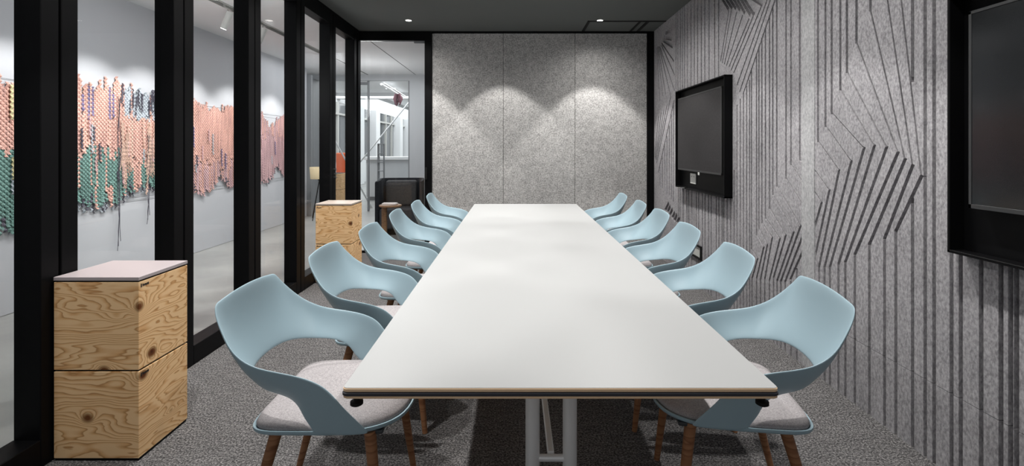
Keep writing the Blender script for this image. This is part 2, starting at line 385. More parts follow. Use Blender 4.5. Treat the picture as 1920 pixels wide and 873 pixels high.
for a, b in (((1247.5, 393), (1253, 382)), ((1252, 396), (1256, 388)), ((1256, 402), (1260, 394)), ((1261, 407), (1264.5, 400)), ((1265, 412), (1268.5, 404)), ((1270, 416), (1273, 409))): pl(a, b, w=0.05)
# horizontal seam near the floor
seg(Vector((0.3, 0.355)), Vector((3.1, 0.352)), 0.003)
outer = [Vector((0.3, 0)), Vector((YB, 0)), Vector((YB, ZC)), Vector((0.3, ZC))]
allv = list(outer); faces = [[0, 1, 2, 3]]
for p in polys:
    i0 = len(allv); allv += p; faces.append([i0, i0+1, i0+2, i0+3])
ov, oe, of, _, _, orf = delaunay_2d_cdt(allv, [], faces, 0, 1e-5, True)
bm = bmesh.new()
inn, gro = {}, {}
def gv(i, deep):
    dct = gro if deep else inn
    if i not in dct: dct[i] = bm.verts.new((XR+(GD if deep else 0), ov[i].x, ov[i].y))
    return dct[i]
edge = {}
for f, o_ in zip(of, orf):
    if 0 not in o_: continue
    deep = len(o_) > 1
    try: bm.faces.new([gv(i, deep) for i in f])
    except ValueError: continue
    for a, b in zip(f, list(f[1:])+[f[0]]): edge.setdefault((min(a, b), max(a, b)), []).append(deep)
for (a, b), ds in edge.items():
    if len(ds) == 2 and ds[0] != ds[1]:
        try: bm.faces.new((gv(a, False), gv(b, False), gv(b, True), gv(a, True)))
        except ValueError: pass
w_ = MB(); w_.bm.free(); w_.bm = bm
wr = struct('wall_right', w_, 'felt_wall', 'right wall clad in grey felt carved with grooves and chevrons', 'wall')
MB().box(XR+GD+0.002, XR+0.12, 0.3, YB+0.1, 0, ZC).build('backing', 'felt_wall', wr)
y0, y1 = F*XR/(1528-CX), F*XR/(1504-CX)
MB().box(XR-0.005, XR+0.01, y0, y1, 0.0, ZC-0.002, 0.002, 1).build('cover_strip', 'felt_strip', wr)
struct('wall_right_end', MB().box(XR, XR+0.12, YN, 0.3, 0, ZC), 'felt_wall', 'plain grey felt end of the right wall behind the viewer', 'wall')

# ceiling slots near the back right
struct('trim_6', MB().box(0.895, 1.858, 5.92, 5.96, ZC-0.006, ZC-0.0005).box(0.895, 0.93, 5.96, 6.45, ZC-0.006, ZC-0.0005).box(1.62, 1.66, 5.96, 6.45, ZC-0.006, ZC-0.0005).box(1.53, 1.56, 5.96, 6.45, ZC-0.006, ZC-0.0005),
       'blackmatte', 'black slot frame of the ceiling hatch near the back wall', 'hatch')

# ------------------------------------------------------------------ corridor and lounge beyond the glass (setting)
XW, ZK, YF = -4.27, 3.02, 10.71
struct('floor_corridor', MB().box(-9, XL-0.02, -1, 45, -0.06, -0.004).box(XL-0.02, 3, YB+0.05, 45, -0.06, -0.004), 'pale_floor', 'pale polished floor of the corridor and lounge', 'floor')
struct('ceiling_corridor', MB().box(-9, -3.34, -1, YF, ZK, ZK+0.06).box(-3.24, XL-0.11, -1, YB+0.1, ZK, ZK+0.06).box(-3.24, 3, YB+0.1, YF, ZK, ZK+0.06).box(-3.34, -3.24, 8.9, YF, ZK, ZK+0.06).box(-3.36, -3.22, -1, 8.9, ZK+0.07, ZK+0.10), 'white_wall', 'white corridor ceiling with a long lighting slot', 'ceiling')
struct('wall_corridor', MB().box(XW-0.1, XW, -1, 9.93, 0, ZK), 'art_wall', 'pale grey corridor wall carrying the woven hanging', 'wall')
struct('wall_corridor_side', MB().box(-1.12, 3.1, YB+0.14, YB+0.24, 0, ZK), 'white_wall', 'white outer side of the meeting room back wall', 'wall')
struct('trim_7', MB().box(-3.26, -3.24, YB+0.15, YF, ZK-0.004, ZK+0.0005).box(-2.2, -2.19, 6.95, YF, ZK-0.003, ZK+0.0005), 'slot', 'thin dark joint line in the white corridor ceiling', 'joint')
# glazed partition at the end of the corridor
pt = struct('wall_lounge', MB().box(-9, 3, YF, YF+0.12, 2.89, ZK+0.1).box(-2.33, 3, YF, YF+0.12, 0, 2.89), 'grey_panel', 'pale grey partition with an open glazed bay to the lounge', 'wall')
MB().box(-3.27, -3.235, YF+0.02, YF+0.09, 0, 2.89, 0.004).box(-2.36, -2.33, YF+0.02, YF+0.09, 0, 2.89, 0.004).build('door_jamb', 'mid_grey', pt)
MB().box(-3.48, -3.27, YF+0.03, YF+0.09, 2.80, 2.86, 0.004).build('door_rail', 'mid_grey', pt)
MB().box(-3.48, -3.28, YF+0.05, YF+0.06, 0.02, 2.8).build('glass_pane', 'glass', pt)
MB().box(-4.5, -4.34, YF-0.3, YF+0.05, 0, 2.89, 0.004).box(-4.27, -4.18, 9.93, 10.02, 0, 2.9, 0.004).build('mullion', 'mid_grey', pt)
struct('wall_lounge_side', MB().box(-6.3, -6.2, 11.2, 45, 0, 0.9).box(-6.3, -6.2, 11.2, 45, 3.0, 4.2), 'white_wall', 'white sill and lintel of the lounge window wall', 'wall')
fw = thing('window_9', (-6.2, 25.05, 0), 'long window wall at the far side of the lounge', 'window', kind='structure')
MB().box(-0.04, -0.02, -13.8, 16, 0.9, 3.0).build('glass_pane', 'facade_glass', fw)
for yy in (-6.5, -4.3, 0.0, 2.25, 4.7, 7.8): MB().box(-0.02, 0.35, yy-0.3, yy+0.3, 0.0, 3.0, 0.01).build('column', 'white_wall', fw)
mb = MB()
for yy in (-8.2, -5.7, -3.1, -1.9, -0.8, 1.1, 3.4, 6): mb.box(-0.02, 0.06, yy-0.06, yy+0.06, 0.9, 3.0)
mb.box(-0.02, 0.08, -13.8, 16, 2.55, 2.62); mb.build('mullion', 'track_grey', fw)
struct('ceiling_lounge', MB().box(-9, 3, YF+0.12, 16.84, 3.32, 3.4).box(-9, 3, 16.84, 17.19, 3.12, 3.4).box(-9, 3, 17.19, 45, 3.75, 3.85), 'white_wall', 'white lounge ceiling with a dropped beam', 'ceiling')
struct('wall_lounge_end', MB().box(-9, 3, 44, 44.1, 0, 4), 'white_wall', 'far white end wall of the lounge', 'wall')
struct('wall_lounge_right', MB().box(2.9, 3, YB+0.2, 45, 0, 4), 'white_wall', 'white side wall of the lounge on the right', 'wall')

# ------------------------------------------------------------------ table
TX0, TX1, TY0, TY1, TZ = -0.475, 0.728, 1.33, 5.70, 0.74
tc_ = (TX0+TX1)/2
tb = thing('conference_table', (tc_, (TY0+TY1)/2, 0), 'long white conference table with a layered wood and black edge', 'table')
hx, hy = (TX1-TX0)/2, (TY1-TY0)/2
def rrect(hx, hy, r, z, n=6, cx=0, cy=0):
    out = []
    for q, (sx, sy) in enumerate(((1, 1), (-1, 1), (-1, -1), (1, -1))):
        for k in range(n+1):
            a = PI/2*q+PI/2*k/n
            out.append((cx+sx*(hx-r)+r*math.cos(a), cy+sy*(hy-r)+r*math.sin(a), z))
    return out
def slab(hx, hy, r, z0, z1, e):
    return MB().loft([rrect(hx-e, hy-e, r, z0), rrect(hx, hy, r, z0+e), rrect(hx, hy, r, z1-e), rrect(hx-e, hy-e, r, z1)])
slab(hx-0.0015, hy-0.0015, 0.012, 0.7385, TZ, 0.0006).build('tabletop', 'white_lam', tb)
slab(hx, hy, 0.013, 0.7285, 0.7385, 0.0015).build('upper_edge_band', 'ply', tb)
slab(hx+0.002, hy+0.002, 0.014, 0.7165, 0.7285, 0.003).build('edge_strip', 'rubber', tb)
slab(hx, hy, 0.013, 0.7095, 0.7165, 0.0025).build('lower_edge_band', 'ply', tb)
for sx in (-1, 1):
    for sy in (-1, 1):
        MB().lathe([(0, 0.6745), (0.012, 0.6745), (0.0178, 0.678), (0.0178, 0.686), (0.008, 0.689), (0.008, 0.7095), (0, 0.7095)], 20, (sx*(hx-0.029), sy*(hy-0.036), 0)).build('corner_stop', 'blackmatte', tb)
legs_y = (1.676-(TY0+TY1)/2, -0.75, 0.75, -(1.676-(TY0+TY1)/2))
for ly in legs_y:
    for sx in (-1, 1):
        MB().tube([(sx*0.0645, ly, 0.03), (sx*0.0645, ly, 0.7)], 0.0245, 24).build('leg', 'steel', tb, angle=40)
    MB().tube([(-0.06, ly, 0.327), (0.06, ly, 0.327)], 0.012, 16).build('crossbar', 'steel', tb, angle=40)
    MB().box(-0.32, 0.32, ly-0.04, ly+0.04, 0.0, 0.03, 0.008).build('foot_bar', 'steel', tb)
    MB().box(-0.40, 0.40, ly-0.03, ly+0.03, 0.69, 0.7085, 0.004).build('top_bracket', 'steel', tb)
mb = MB().box(-0.0115, 0.0115, legs_y[0]+0.01, legs_y[3]-0.01, 0.318, 0.343, 0.003, 1); mb.build('stretcher', 'steel', tb)

# ------------------------------------------------------------------ chairs
def make_chair(label):
    t = thing('conference_chair', (0, 0, 0), label, 'chair', 'blue shell chairs around the conference table')
    T = [(-.418, 0, .876), (-.418, .10, .872), (-.416, .175, .864), (-.414, .208, .857), (-.400, .229, .826), (-.364, .252, .776), (-.310, .281, .720), (-.227, .300, .680), (-.100, .307, .659), (0, .306, .623), (.060, .294, .548), (.110, .279, .487), (.142, .264, .443)]
    B = [(-.342, 0, .600), (-.337, .075, .598), (-.322, .130, .594), (-.302, .165, .588), (-.280, .188, .582), (-.255, .208, .575), (-.225, .224, .569), (-.185, .235, .563), (-.140, .241, .551), (-.108, .248, .527), (-.086, .254, .492), (-.066, .257, .466), (-.050, .258, .443)]
    full = lambda L: [Vector((x, -y, z)) for x, y, z in L[:0:-1]] + [Vector(p) for p in L]
    TT, BB = catmull(full(T), 2), catmull(full(B), 2)
    NR = 6; bm = bmesh.new(); rows = []
    for a, b in zip(TT, BB):
        r = []
        mid = (a+b)/2; ctr = Vector((0.05, 0, mid.z))
        outw = (mid-ctr); outw.z = 0; outw.normalize()
        for k in range(NR):
            f = k/(NR-1); p = a.lerp(b, f)
            p = p + outw*(0.016*math.sin(PI*f))*(min(1.0, (a-b).length/0.16)-0.2)   # gentle belly
            r.append(bm.verts.new(p))
        rows.append(r)
    for q, w in zip(rows, rows[1:]):
        for k in range(NR-1): bm.faces.new((q[k], q[k+1], w[k+1], w[k]))
    m_ = MB(); m_.bm.free(); m_.bm = bm
    sh = m_.build('shell', 'blue', t, smooth=True)
    md = sh.modifiers.new('thick', 'SOLIDIFY'); md.thickness = 0.008; md.offset = 0
    md = sh.modifiers.new('sub', 'SUBSURF'); md.levels = 2; md.render_levels = 2
    def outline(sx0, sx1, hw, z, n=48, p=3.6, droop=0.0):
        out = []; cx = (sx0+sx1)/2; hl = (sx1-sx0)/2
        for k in range(n):
            a = 2*PI*k/n; c, s = math.cos(a), math.sin(a)
            pw = 7.0 if c < 0 else 2.7
            x = cx+hl*math.copysign(abs(c)**(2/pw), c); y = hw*math.copysign(abs(s)**(2/pw), s)
            out.append((x, y, z-droop*max(0, (x-0.12)/0.13)**2))
        return out
    MB().loft([outline(-.275, .225, .247, .427, droop=.01), outline(-.286, .237, .259, .433, droop=.01), outline(-.290, .240, .263, .441, droop=.01), outline(-.289, .239, .262, .447, droop=.01), outline(-.284, .234, .257, .447, droop=.01), outline(-.280, .230, .253, .441, droop=.01)]).build('seat_pan', 'blue', t, angle=60)
    MB().loft([outline(-.279, .229, .252, .442, droop=.01), outline(-.281, .231, .254, .452, droop=.012), outline(-.275, .225, .248, .464, droop=.016), outline(-.255, .204, .228, .474, droop=.016), outline(-.21, .175, .185, .479, droop=.012), outline(-.09, .085, .09, .480)]).build('seat_cushion', 'seat', t, angle=80)
    MB().box(-.20, .17, -.10, .10, .418, .428, .004).box(.06, .17, -.22, .22, .414, .428, .004).box(-.23, -.13, -.21, .21, .414, .428, .004).build('under_frame', 'plate', t)
    for (x, y, fx, fy) in ((.125, .205, .180, .240), (.125, -.215, .172, -.245), (-.195, .185, -.315, .215), (-.200, -.205, -.312, -.240)):
        MB().tube([(x, y, .424), (x+(fx-x)*.5, y+(fy-y)*.5, .212), (fx, fy, 0.001)], [.0205, .0175, .0125], 18).build('leg', 'walnut', t, angle=50)
    return t
CY = [1.886, 2.62, 3.335, 4.13, 4.83, 5.62]
words = ['nearest the viewer', 'second from the viewer', 'third from the viewer', 'fourth from the viewer', 'fifth from the viewer', 'farthest back']
TURN = {'left': [(0, 0), (.01, 0), (-.012, 0), (.008, 0), (-.01, 0), (.005, 0)], 'right': [(-.13, .025), (-.06, 0), (0, .02), (.01, 0), (-.01, 0), (.008, 0)]}
proto = None
for side, XS, rz in (('left', (-.625, -.615, -.595, -.605, -.575, -.575), 0), ('right', (.778, .786, .796, .84, .846, .845), PI)):
    for i, y in enumerate(CY):
        X0 = XS[i]; lab = 'blue armchair with grey seat on the %s side of the table, %s' % (side, words[i])
        if proto is None: proto = make_chair(lab); proto.location = (X0, y, 0)
        else: duplicate(proto, (X0, y+TURN[side][i][1], 0), rz+TURN[side][i][0], lab)

# ------------------------------------------------------------------ wooden storage cubes
def cube(name_label, x, y, z, w, dpt, h, logo, cover=None, plinth=False):
    t = thing('storage_cube', (x, y, z), name_label, 'storage box', 'knotty pine storage cubes')
    g = 0.004
    z0 = 0.012 if plinth else 0.004
    MB().box(-w/2+0.004, w/2-0.004, -dpt/2+0.004, dpt/2-0.004, 0.0, z0+0.01).build('plinth' if plinth else 'shadow_gap', 'blackmatte', t)
    MB().box(-w/2, w/2, -dpt/2, dpt/2, z0, h-0.004, 0.0015, 1).build('body', 'pine', t)
    mb = MB()
    def mark(u, v, du, dv):
        if logo == 'side': mb.box(w/2-0.0002, w/2+0.0008, -dpt/2+u, -dpt/2+u+du, v, v+dv)
        else: mb.box(-w/2+u, -w/2+u+du, -dpt/2-0.0008, -dpt/2+0.0002, v, v+dv)
    top = h-0.004
    mark(0.012, top-0.026, 0.006, 0.016)
    for k in range(6): mark(0.022+k*0.0065, top-0.0225-(0.001 if k % 2 else 0), 0.005, 0.0085+(0.002 if k in (0, 5) else 0))
    mb.build('logo_mark', 'ink', t)
    if cover:
        MB().box(-w/2-0.001, w/2+0.001, -dpt/2-0.001, dpt/2+0.001, h+0.003, h+0.019, 0.0012, 1).build('cover_plate', cover, t)
        MB().box(-w/2+0.006, w/2-0.006, -dpt/2+0.006, dpt/2-0.006, h-0.006, h+0.004).build('cover_gap', 'blackmatte', t)
    return t
for (x0, x1, ya, yb, lg, cv, wh) in ((-2.062, -1.682, 2.164, 2.486, 'side', 'cover', 'in the front stack by the glass wall'), (-2.062, -1.692, 5.01, 5.355, 'front', 'cover2', 'in the back stack behind the blue chairs')):
    cx, cy = (x0+x1)/2, (ya+yb)/2
    cube('lower knotty pine cube on the carpet ' + wh, cx, cy, 0, x1-x0, yb-ya, 0.403, lg, plinth=True)
    cube('upper knotty pine cube with pale cover ' + wh, cx, cy, 0.403, x1-x0, yb-ya, 0.40, lg, cover=cv)

# ------------------------------------------------------------------ screens in black wall boxes
def screen_box(label, y0, y1, sy0, sy1, sm, extras):
    t = thing('screen_cabinet', (XR, (y0+y1)/2, 0.97), label, 'screen')
    c = (y0+y1)/2; h = (y1-y0)/2; H = 1.055; dx = -0.073; tk = 0.012
    MB().box(-0.012, -0.001, -h+0.002, h-0.002, 0.002, H-0.002).build('back_panel', 'black', t)
    mb = MB().box(dx, -0.002, -h, -h+tk, 0, H, 0.002, 1).box(dx, -0.002, h-tk, h, 0, H, 0.002, 1).box(dx, -0.002, -h, h, 0, tk, 0.002, 1).box(dx, -0.002, -h, h, H-tk, H, 0.002, 1)
    mb.build('frame', 'black', t)
    a, b = sy0-c, sy1-c
    disp = MB().box(-0.070, -0.020, a, b, 0.195, 0.965, 0.004, 2).build('display', 'blackmatte', t)
    MB().box(-0.0712, -0.0695, a+0.012, b-0.012, 0.21, 0.953, 0.0005, 1).build('screen_glass', sm, disp)
    bz = MB().box(-0.0735, -0.069, a, b, 0.193, 0.21, 0.001, 1).box(-0.0735, -0.069, a, b, 0.953, 0.965, 0.001, 1).box(-0.0735, -0.069, a, a+0.012, 0.193, 0.965, 0.001, 1).box(-0.0735, -0.069, b-0.012, b, 0.193, 0.965, 0.001, 1)
    bz.build('bezel', 'bezel', disp)
    MB().box(-0.02, -0.010, a+0.3, b-0.3, 0.4, 0.75).build('bracket', 'black', t)
    if extras:
        sp = MB().box(-0.022, -0.012, 0.165, 0.315, 0.06, 0.165, 0.003).build('socket_plate', 'socket', t)
        for yy in (0.20, 0.262): MB().box(-0.0235, -0.0215, yy, yy+0.018, 0.128, 0.14).build('socket_hole', 'mid_grey', sp)
        MB().box(-0.075, -0.070, -0.07, -0.035, 0.165, 0.192, 0.002).build('sensor', 'socket', t)
        MB().lathe([(0, 0.0), (0.03, 0.0), (0.052, 0.006), (0.06, 0.014), (0.056, 0.014), (0.045, 0.008), (0, 0.006)], 28, (-0.088, 0.365, 0.004)).build('cup_ring', 'chrome', t, smooth=True)
    return t
M['bezel'] = mat('bezel_grey', (0.028, 0.029, 0.03), 0.4)
screen_box('black framed grey screen on the ribbed felt wall near the back', 4.125, 5.38, 4.18, 5.295, 'screen_far', True)
screen_box('large dark screen in a black box at the right edge of the photo', 0.745, 2.0, 0.80, 1.905, 'screen_near', False)

# socket by the floor behind the right-hand chairs
t = thing('wall_socket', (XR, 4.94, 0.30), 'black square wall socket low on the ribbed felt wall', 'socket')
MB().box(-0.015, -0.0005, -0.14, 0.14, -0.02, 0.0, 0.002).box(-0.015, -0.0005, -0.14, 0.14, 0.10, 0.12, 0.002).box(-0.015, -0.0005, -0.14, -0.115, 0, 0.10, 0.002).box(-0.015, -0.0005, 0.105, 0.14, 0, 0.10, 0.002).build('frame', 'blackmatte', t)
MB().box(-0.006, -0.0005, -0.115, 0.105, 0.0, 0.10).build('insert', 'socket', t)

# ------------------------------------------------------------------ ceiling downlights
first = None
for (x, y, wd) in ((-1.295, 5.90, 'left'), (1.04, 5.90, 'right')):
    t = thing('downlight', (x, y, ZC), 'small round lit ceiling downlight near the back wall, %s one' % wd, 'lamp', 'ceiling downlights')
    MB().lathe([(0.036, -0.0005), (0.036, -0.004), (0.044, -0.004), (0.047, -0.0005)], 28).build('trim_ring', 'ceiling', t)
    MB().lathe([(0, -0.0025), (0.0385, -0.0025), (0.0385, -0.0008), (0, -0.0008)], 28).build('lens', 'lamp_disc', t)

# ------------------------------------------------------------------ corridor things
t = thing('lighting_track', (-3.29, 3.9, ZK), 'long grey lighting track in the corridor ceiling slot', 'lighting track')
MB().box(-0.018, 0.018, -4.8, 4.9, 0.03, 0.068, 0.003).build('rail', 'mid_grey', t)
struct('trim_8', MB().box(-3.342, -3.334, -0.95, 8.8, ZK-0.012, ZK+0.06).box(-3.246, -3.238, -0.95, 8.8, ZK-0.012, ZK+0.06), 'track_grey', 'grey lips of the lighting slot in the corridor ceiling', 'trim')
spots = [(4.06, 'first from the left edge'), (4.84, 'above the teal weave'), (5.55, 'in the third glass pane'), (6.31, 'in the fourth glass pane'), (7.26, 'behind the fifth frame'), (8.47, 'farthest along the corridor')]
base = None
for y, wd in spots:
    lab = 'grey cylindrical spotlight on the corridor ceiling track, ' + wd
    if base is None:
        base = thing('track_spotlight', (-3.29, y, ZK-0.03), lab, 'lamp', 'corridor track spotlights')
        MB().box(-0.014, 0.014, -0.07, 0.07, 0.0, 0.0595, 0.003).tube([(0, 0, 0.0), (0, 0, -0.055)], 0.008).build('mount', 'track_grey', base)
        MB().tube([(0.028, 0.0, -0.035), (-0.052, 0.0, -0.225)], [0.036, 0.036], 24).build('head', 'track_grey', base, angle=40)
        MB().tube([(-0.0515, 0, -0.2238), (-0.0533, 0, -0.2281)], 0.030, 24).build('lens', 'lamp_disc', base)
    else: duplicate(base, (-3.29, y, ZK-0.03), 0, lab)

# woven wall hanging
PROF = [(4.1, 1.97, .72), (4.67, 1.97, .70), (4.88, 1.94, .71), (5.2, 2.0, .78), (5.5, 2.04, .86), (5.71, 2.01, .80), (6.02, 2.08, .81), (6.18, 2.04, .94), (6.64, 2.03, .94), (7.0, 2.0, .9), (7.43, 2.02, .84), (7.66, 1.97, .76),
        (7.9, 1.95, .84), (8.05, 1.93, .98), (8.2, 1.96, .88), (8.38, 2.0, .83), (8.62, 1.97, .78), (9.0, 1.97, .80), (9.44, 1.96, .83), (9.60, 1.85, .80), (9.75, 1.73, .86), (9.88, 1.78, .92), (10.0, 1.87, 1.08), (10.15, 1.92, .98), (10.3, 2.0, .86), (10.42, 1.9, 1.0)]
def prof(y):
    for (a, t0, b0), (b, t1, b1) in zip(PROF, PROF[1:]):
        if a <= y <= b:
            f = (y-a)/(b-a); return t0+(t1-t0)*f, b0+(b1-b0)*f
    return PROF[-1][1:]
WC = {'salmon_weave': (0.70, 0.405, 0.335), 'teal_weave': (0.165, 0.295, 0.26), 'grey_weave': (0.42, 0.46, 0.50), 'mauve_weave': (0.60, 0.385, 0.39), 'yellow_strip': (0.62, 0.56, 0.32), 'violet_strip': (0.20, 0.17, 0.30), 'dark_strip': (0.085, 0.08, 0.105), 'peach_weave': (0.66, 0.46, 0.37)}
for k, c in WC.items():
    M[k] = mat(k, c, 0.75, spec=0.3); n = N(M[k])
    f = n.noise(n.coords((0, 1, 0.06)), 34, 2, 0.7)
    n.base(n.mixc(1.0, n.ramp(f, [(0.34, (0.70, 0.70, 0.74)), (0.5, (0.95, 0.95, 0.95)), (0.66, (1.12, 1.13, 1.15))]), c, 'MULTIPLY'))
hang = thing('woven_wall_hanging', (XW, 6.2, 0.7), 'long wall hanging woven from salmon, teal and grey strips on the corridor wall', 'wall art')
bands = []
def band(col, y, w, z0, z1, ph, lift=0.0, lean=0.0): bands.append((col, y*K, w, z0, z1, ph, lift, lean))
def weave(bm, col, y, w, z0, z1, ph, lift, lean, mi=0):
    p = 0.042; k0 = round(z0/(p/2)); z0 = k0*p/2; nseg = max(2, int((z0-z1)/(p/2))); prev = None
    y -= 6.2
    for k in range(nseg+1):
        z = z0-k*p/2; bmp = 0.008 if (k0-k+ph) % 2 else 0.0
        x = 0.012+lift+bmp
        if k >= nseg-1: x += 0.006
        yy = y+lean*(k/nseg)**3 + (0.004 if (k0-k+ph) % 2 else -0.004)
        r = [bm.verts.new((x, yy-w/2, z-0.7)), bm.verts.new((x+0.004, yy, z-0.7)), bm.verts.new((x, yy+w/2, z-0.7))]
        rb = [bm.verts.new((x-0.006, yy-w/2, z-0.7)), bm.verts.new((x-0.006, yy+w/2, z-0.7))]
        cur = (r, rb)
        if prev:
            (a, ab), (b, bb) = prev, cur
            for q in ((a[0], a[1], b[1], b[0]), (a[1], a[2], b[2], b[1]), (ab[0], a[0], b[0], bb[0]), (a[2], ab[1], bb[1], b[2])):
                bm.faces.new(q).material_index = mi
        prev = cur
rng = random.Random(3)
y = 4.1; i = 0; WS = 0.0262
while y < 10.42:
    zt, zb = prof(y)
    zt += rng.uniform(-.05, .05); zb += rng.uniform(-.05, .04)
    if rng.random() < 0.12: zt += rng.uniform(0.03, .09)
    segs = []
    def jz(c, s=0.07): return c+rng.uniform(-s, s)
    if y < 5.15:
        m1 = jz(1.34, .06); segs = [('salmon_weave', zt, m1), ('teal_weave', m1, zb)]
    elif y < 6.08:
        m1 = jz(1.36-0.10*(y-5.5), .10)
        if rng.random() < 0.20: m1 = jz(0.95, .08)
        segs = [('salmon_weave', zt, m1), ('teal_weave', m1, zb)]
        if rng.random() < 0.16: segs = [('violet_strip', zt-.05, jz(1.72, .05)), ('salmon_weave', jz(1.72, .02), m1), ('teal_weave', m1, zb)]
        if 5.65 < y < 5.95 and rng.random() < .5: segs[-1] = ('teal_weave', m1, jz(1.0, .03)); segs.append(('salmon_weave', jz(1.0, .02), zb))
    elif y < 7.0:
        m1 = jz(1.74, .05); m2 = jz(1.22, .08)
        segs = [('grey_weave' if rng.random() < .75 else 'salmon_weave', zt, m1), ('salmon_weave' if rng.random() < .8 else 'peach_weave', m1, m2), ('teal_weave' if rng.random() < .45 else 'salmon_weave', m2, zb)]
        if rng.random() < .16: segs[0] = ('violet_strip', zt, m1)
    elif y < 8.9:
        m1 = jz(1.18, .12); segs = [('salmon_weave', zt, m1), ('mauve_weave' if rng.random() < .6 else 'salmon_weave', m1, zb)]
        if y < 7.5 and rng.random() < .25: segs[-1] = ('teal_weave', jz(1.15), zb)
    else:
        m1 = jz(1.55, .15); segs = [('salmon_weave' if rng.random() < .4 else 'mauve_weave', zt, m1), ('mauve_weave', m1, zb)]
    if rng.random() < .10: segs.append(('dark_strip', jz(zb+.10, .03), zb-.02))
    last = len(segs)-1
    for k, (c, a, b) in enumerate(segs):
        if a-b < .03: continue
        band(c, y, WS*rng.uniform(.92, 1.12), a, b, i, 0.004*k, rng.uniform(-.02, .02) if k == last else 0)
    if rng.random() < .20:
        a = rng.uniform(zb+.35, zt-.25); band(rng.choice(['dark_strip', 'violet_strip', 'grey_weave', 'mauve_weave']), y, .017, a, a-rng.uniform(.12, .32), i, .016)
    y += WS; i += 1
for yy, a, b in ((4.72, 1.93, 1.62), (4.735, 1.33, 1.12), (4.84, 1.90, 1.40), (4.78, 1.48, 1.23), (4.80, 1.68, 1.50)): band('yellow_strip', yy, .024, a, b, 0, .02)
for k in range(70):
    yy = rng.uniform(4.6, 6.7); zt, zb = prof(yy); band('dark_strip' if rng.random() < .35 else 'grey_weave', yy, .012, zb+.06, zb-rng.uniform(.03, .10), 0, -.008)
for k in range(24):
    yy = rng.uniform(6.05, 6.75); zt, zb = prof(yy); a = zt+rng.uniform(-.12, .06); band('dark_strip', yy, .009, a, a-rng.uniform(.08, .25), 0, .012, rng.uniform(-.02, .02))
for k in range(40):
    yy = rng.choice([rng.gauss(6.10, .03), rng.gauss(6.5, .06)]); a = rng.uniform(1.4, 1.75); band('peach_weave', yy, .010, a, a-rng.uniform(.3, .6), 0, .018, rng.uniform(-.05, .05))
def shown(bd):                                   # size in view, zero where the black frames hide it
    px = CX-F*4.27/bd[1]
    return (bd[3]-bd[4])*bd[2]/bd[1]**2 if (0 < px < 48 or 147 < px < 296 or 361 < px < 446 or 487 < px < 540) else 0
bands.sort(key=shown, reverse=True)
for bd in bands[:100]:
    m_ = MB(); weave(m_.bm, *bd); m_.build('woven_strip', bd[0], hang)
mats = list(WC); m_ = MB()
for bd in bands[100:]: weave(m_.bm, *bd, mi=mats.index(bd[0]))
o_ = m_.build('woven_strips', mats[0], hang)
for k in mats[1:]: o_.data.materials.append(M[k])
o_['kind'] = 'stuff'
for y0c, z0, z1 in ((6.01, 1.95, .30), (6.49, 1.55, .52)):
    mb = MB()
    for q in range(3):
        pts = [(0.035+0.006*math.sin(q*2+j), y0c*K-6.2+0.012*(q-2)+0.012*math.sin(j*1.7+q)*(1 if j < 6 else .5), (z0+(z1+0.05*q-z0)*j/10)-0.7) for j in range(11)]
        mb.tube(pts, 0.0026, 5)
    mb.build('trailing_cord', 'dark_strip', hang)
mb = MB()
for z in (1.98, 1.93, 0.86, 0.82): mb.tube([(0.008, -2.6, z-.7), (0.008, 2.8, z-.7)], 0.0018, 5)
mb.build('hanging_wire', 'mid_grey', hang)

# armchair, side table, papers
a_ = thing('lounge_chair', (-1.90, 8.08, 0), 'dark charcoal high-backed lounge chair beyond the glazed doorway', 'armchair', rz=0.12)
R_ = []
mb = MB(); ins, outr = [], []
path = [(-.37, -.33), (-.375, .0), (-.37, .25), (-.33, .33), (-.25, .365), (0, .37), (.25, .365), (.33, .33), (.37, .25), (.375, 0), (.37, -.33)]
P = catmull([Vector((x, y, 0)) for x, y in path], 3); vs = []
for k, p in enumerate(P):
    f = k/(len(P)-1); q = p*0.88; tz = .88 if .15 < f < .85 else .88-.02
    vs.append([(p.x, p.y, .10), (p.x, p.y, tz-.02), (p.x*.985, p.y*.985, tz), (q.x*1.02, q.y*1.02, tz), (q.x, q.y, tz-.02), (q.x, q.y, .10)])
mb.loft(vs).build('back_screen', 'charcoal', a_, angle=50)
MB().box(-.30, .30, -.36, .30, .10, .42, .03, 3).build('seat', 'charcoal', a_)
MB().box(-.27, .25, .12, .30, .42, .845, .04, 3).build('back_cushion', 'charcoal_light', a_)
MB().box(-.32, .32, -.28, .30, 0.0, .11, .01).build('base', 'blackmatte', a_)
t = thing('side_table', (-1.83, 7.13, 0), 'small round wooden side table in front of the dark lounge chair', 'side table')
MB().lathe([(0, .535), (.150, .535), (.163, .543), (.163, .556), (.158, .562), (0, .562)], 36).build('tabletop', 'oak', t, angle=40)
MB().box(-.125, -.055, -.03, .03, .02, .536, .006).build('leg', 'oak', t)
MB().lathe([(0, 0), (.135, 0), (.142, .006), (.142, .02), (0, .022)], 32).build('base', 'oak', t, angle=40)
bk = thing('booklet_stack', (-1.835, 7.12, .562), 'small stack of pale booklets on the round side table', 'booklets')
for k, (dx, r) in enumerate(((0, .05), (.006, -.04), (-.004, .02))):
    MB().box(-.10, .10, -.07, .07, .0005+k*.009, .009+k*.009, .001, 1, Matrix.Translation((dx, 0, 0)) @ Matrix.Rotation(r, 4, 'Z')).build('booklet', 'paper', bk)
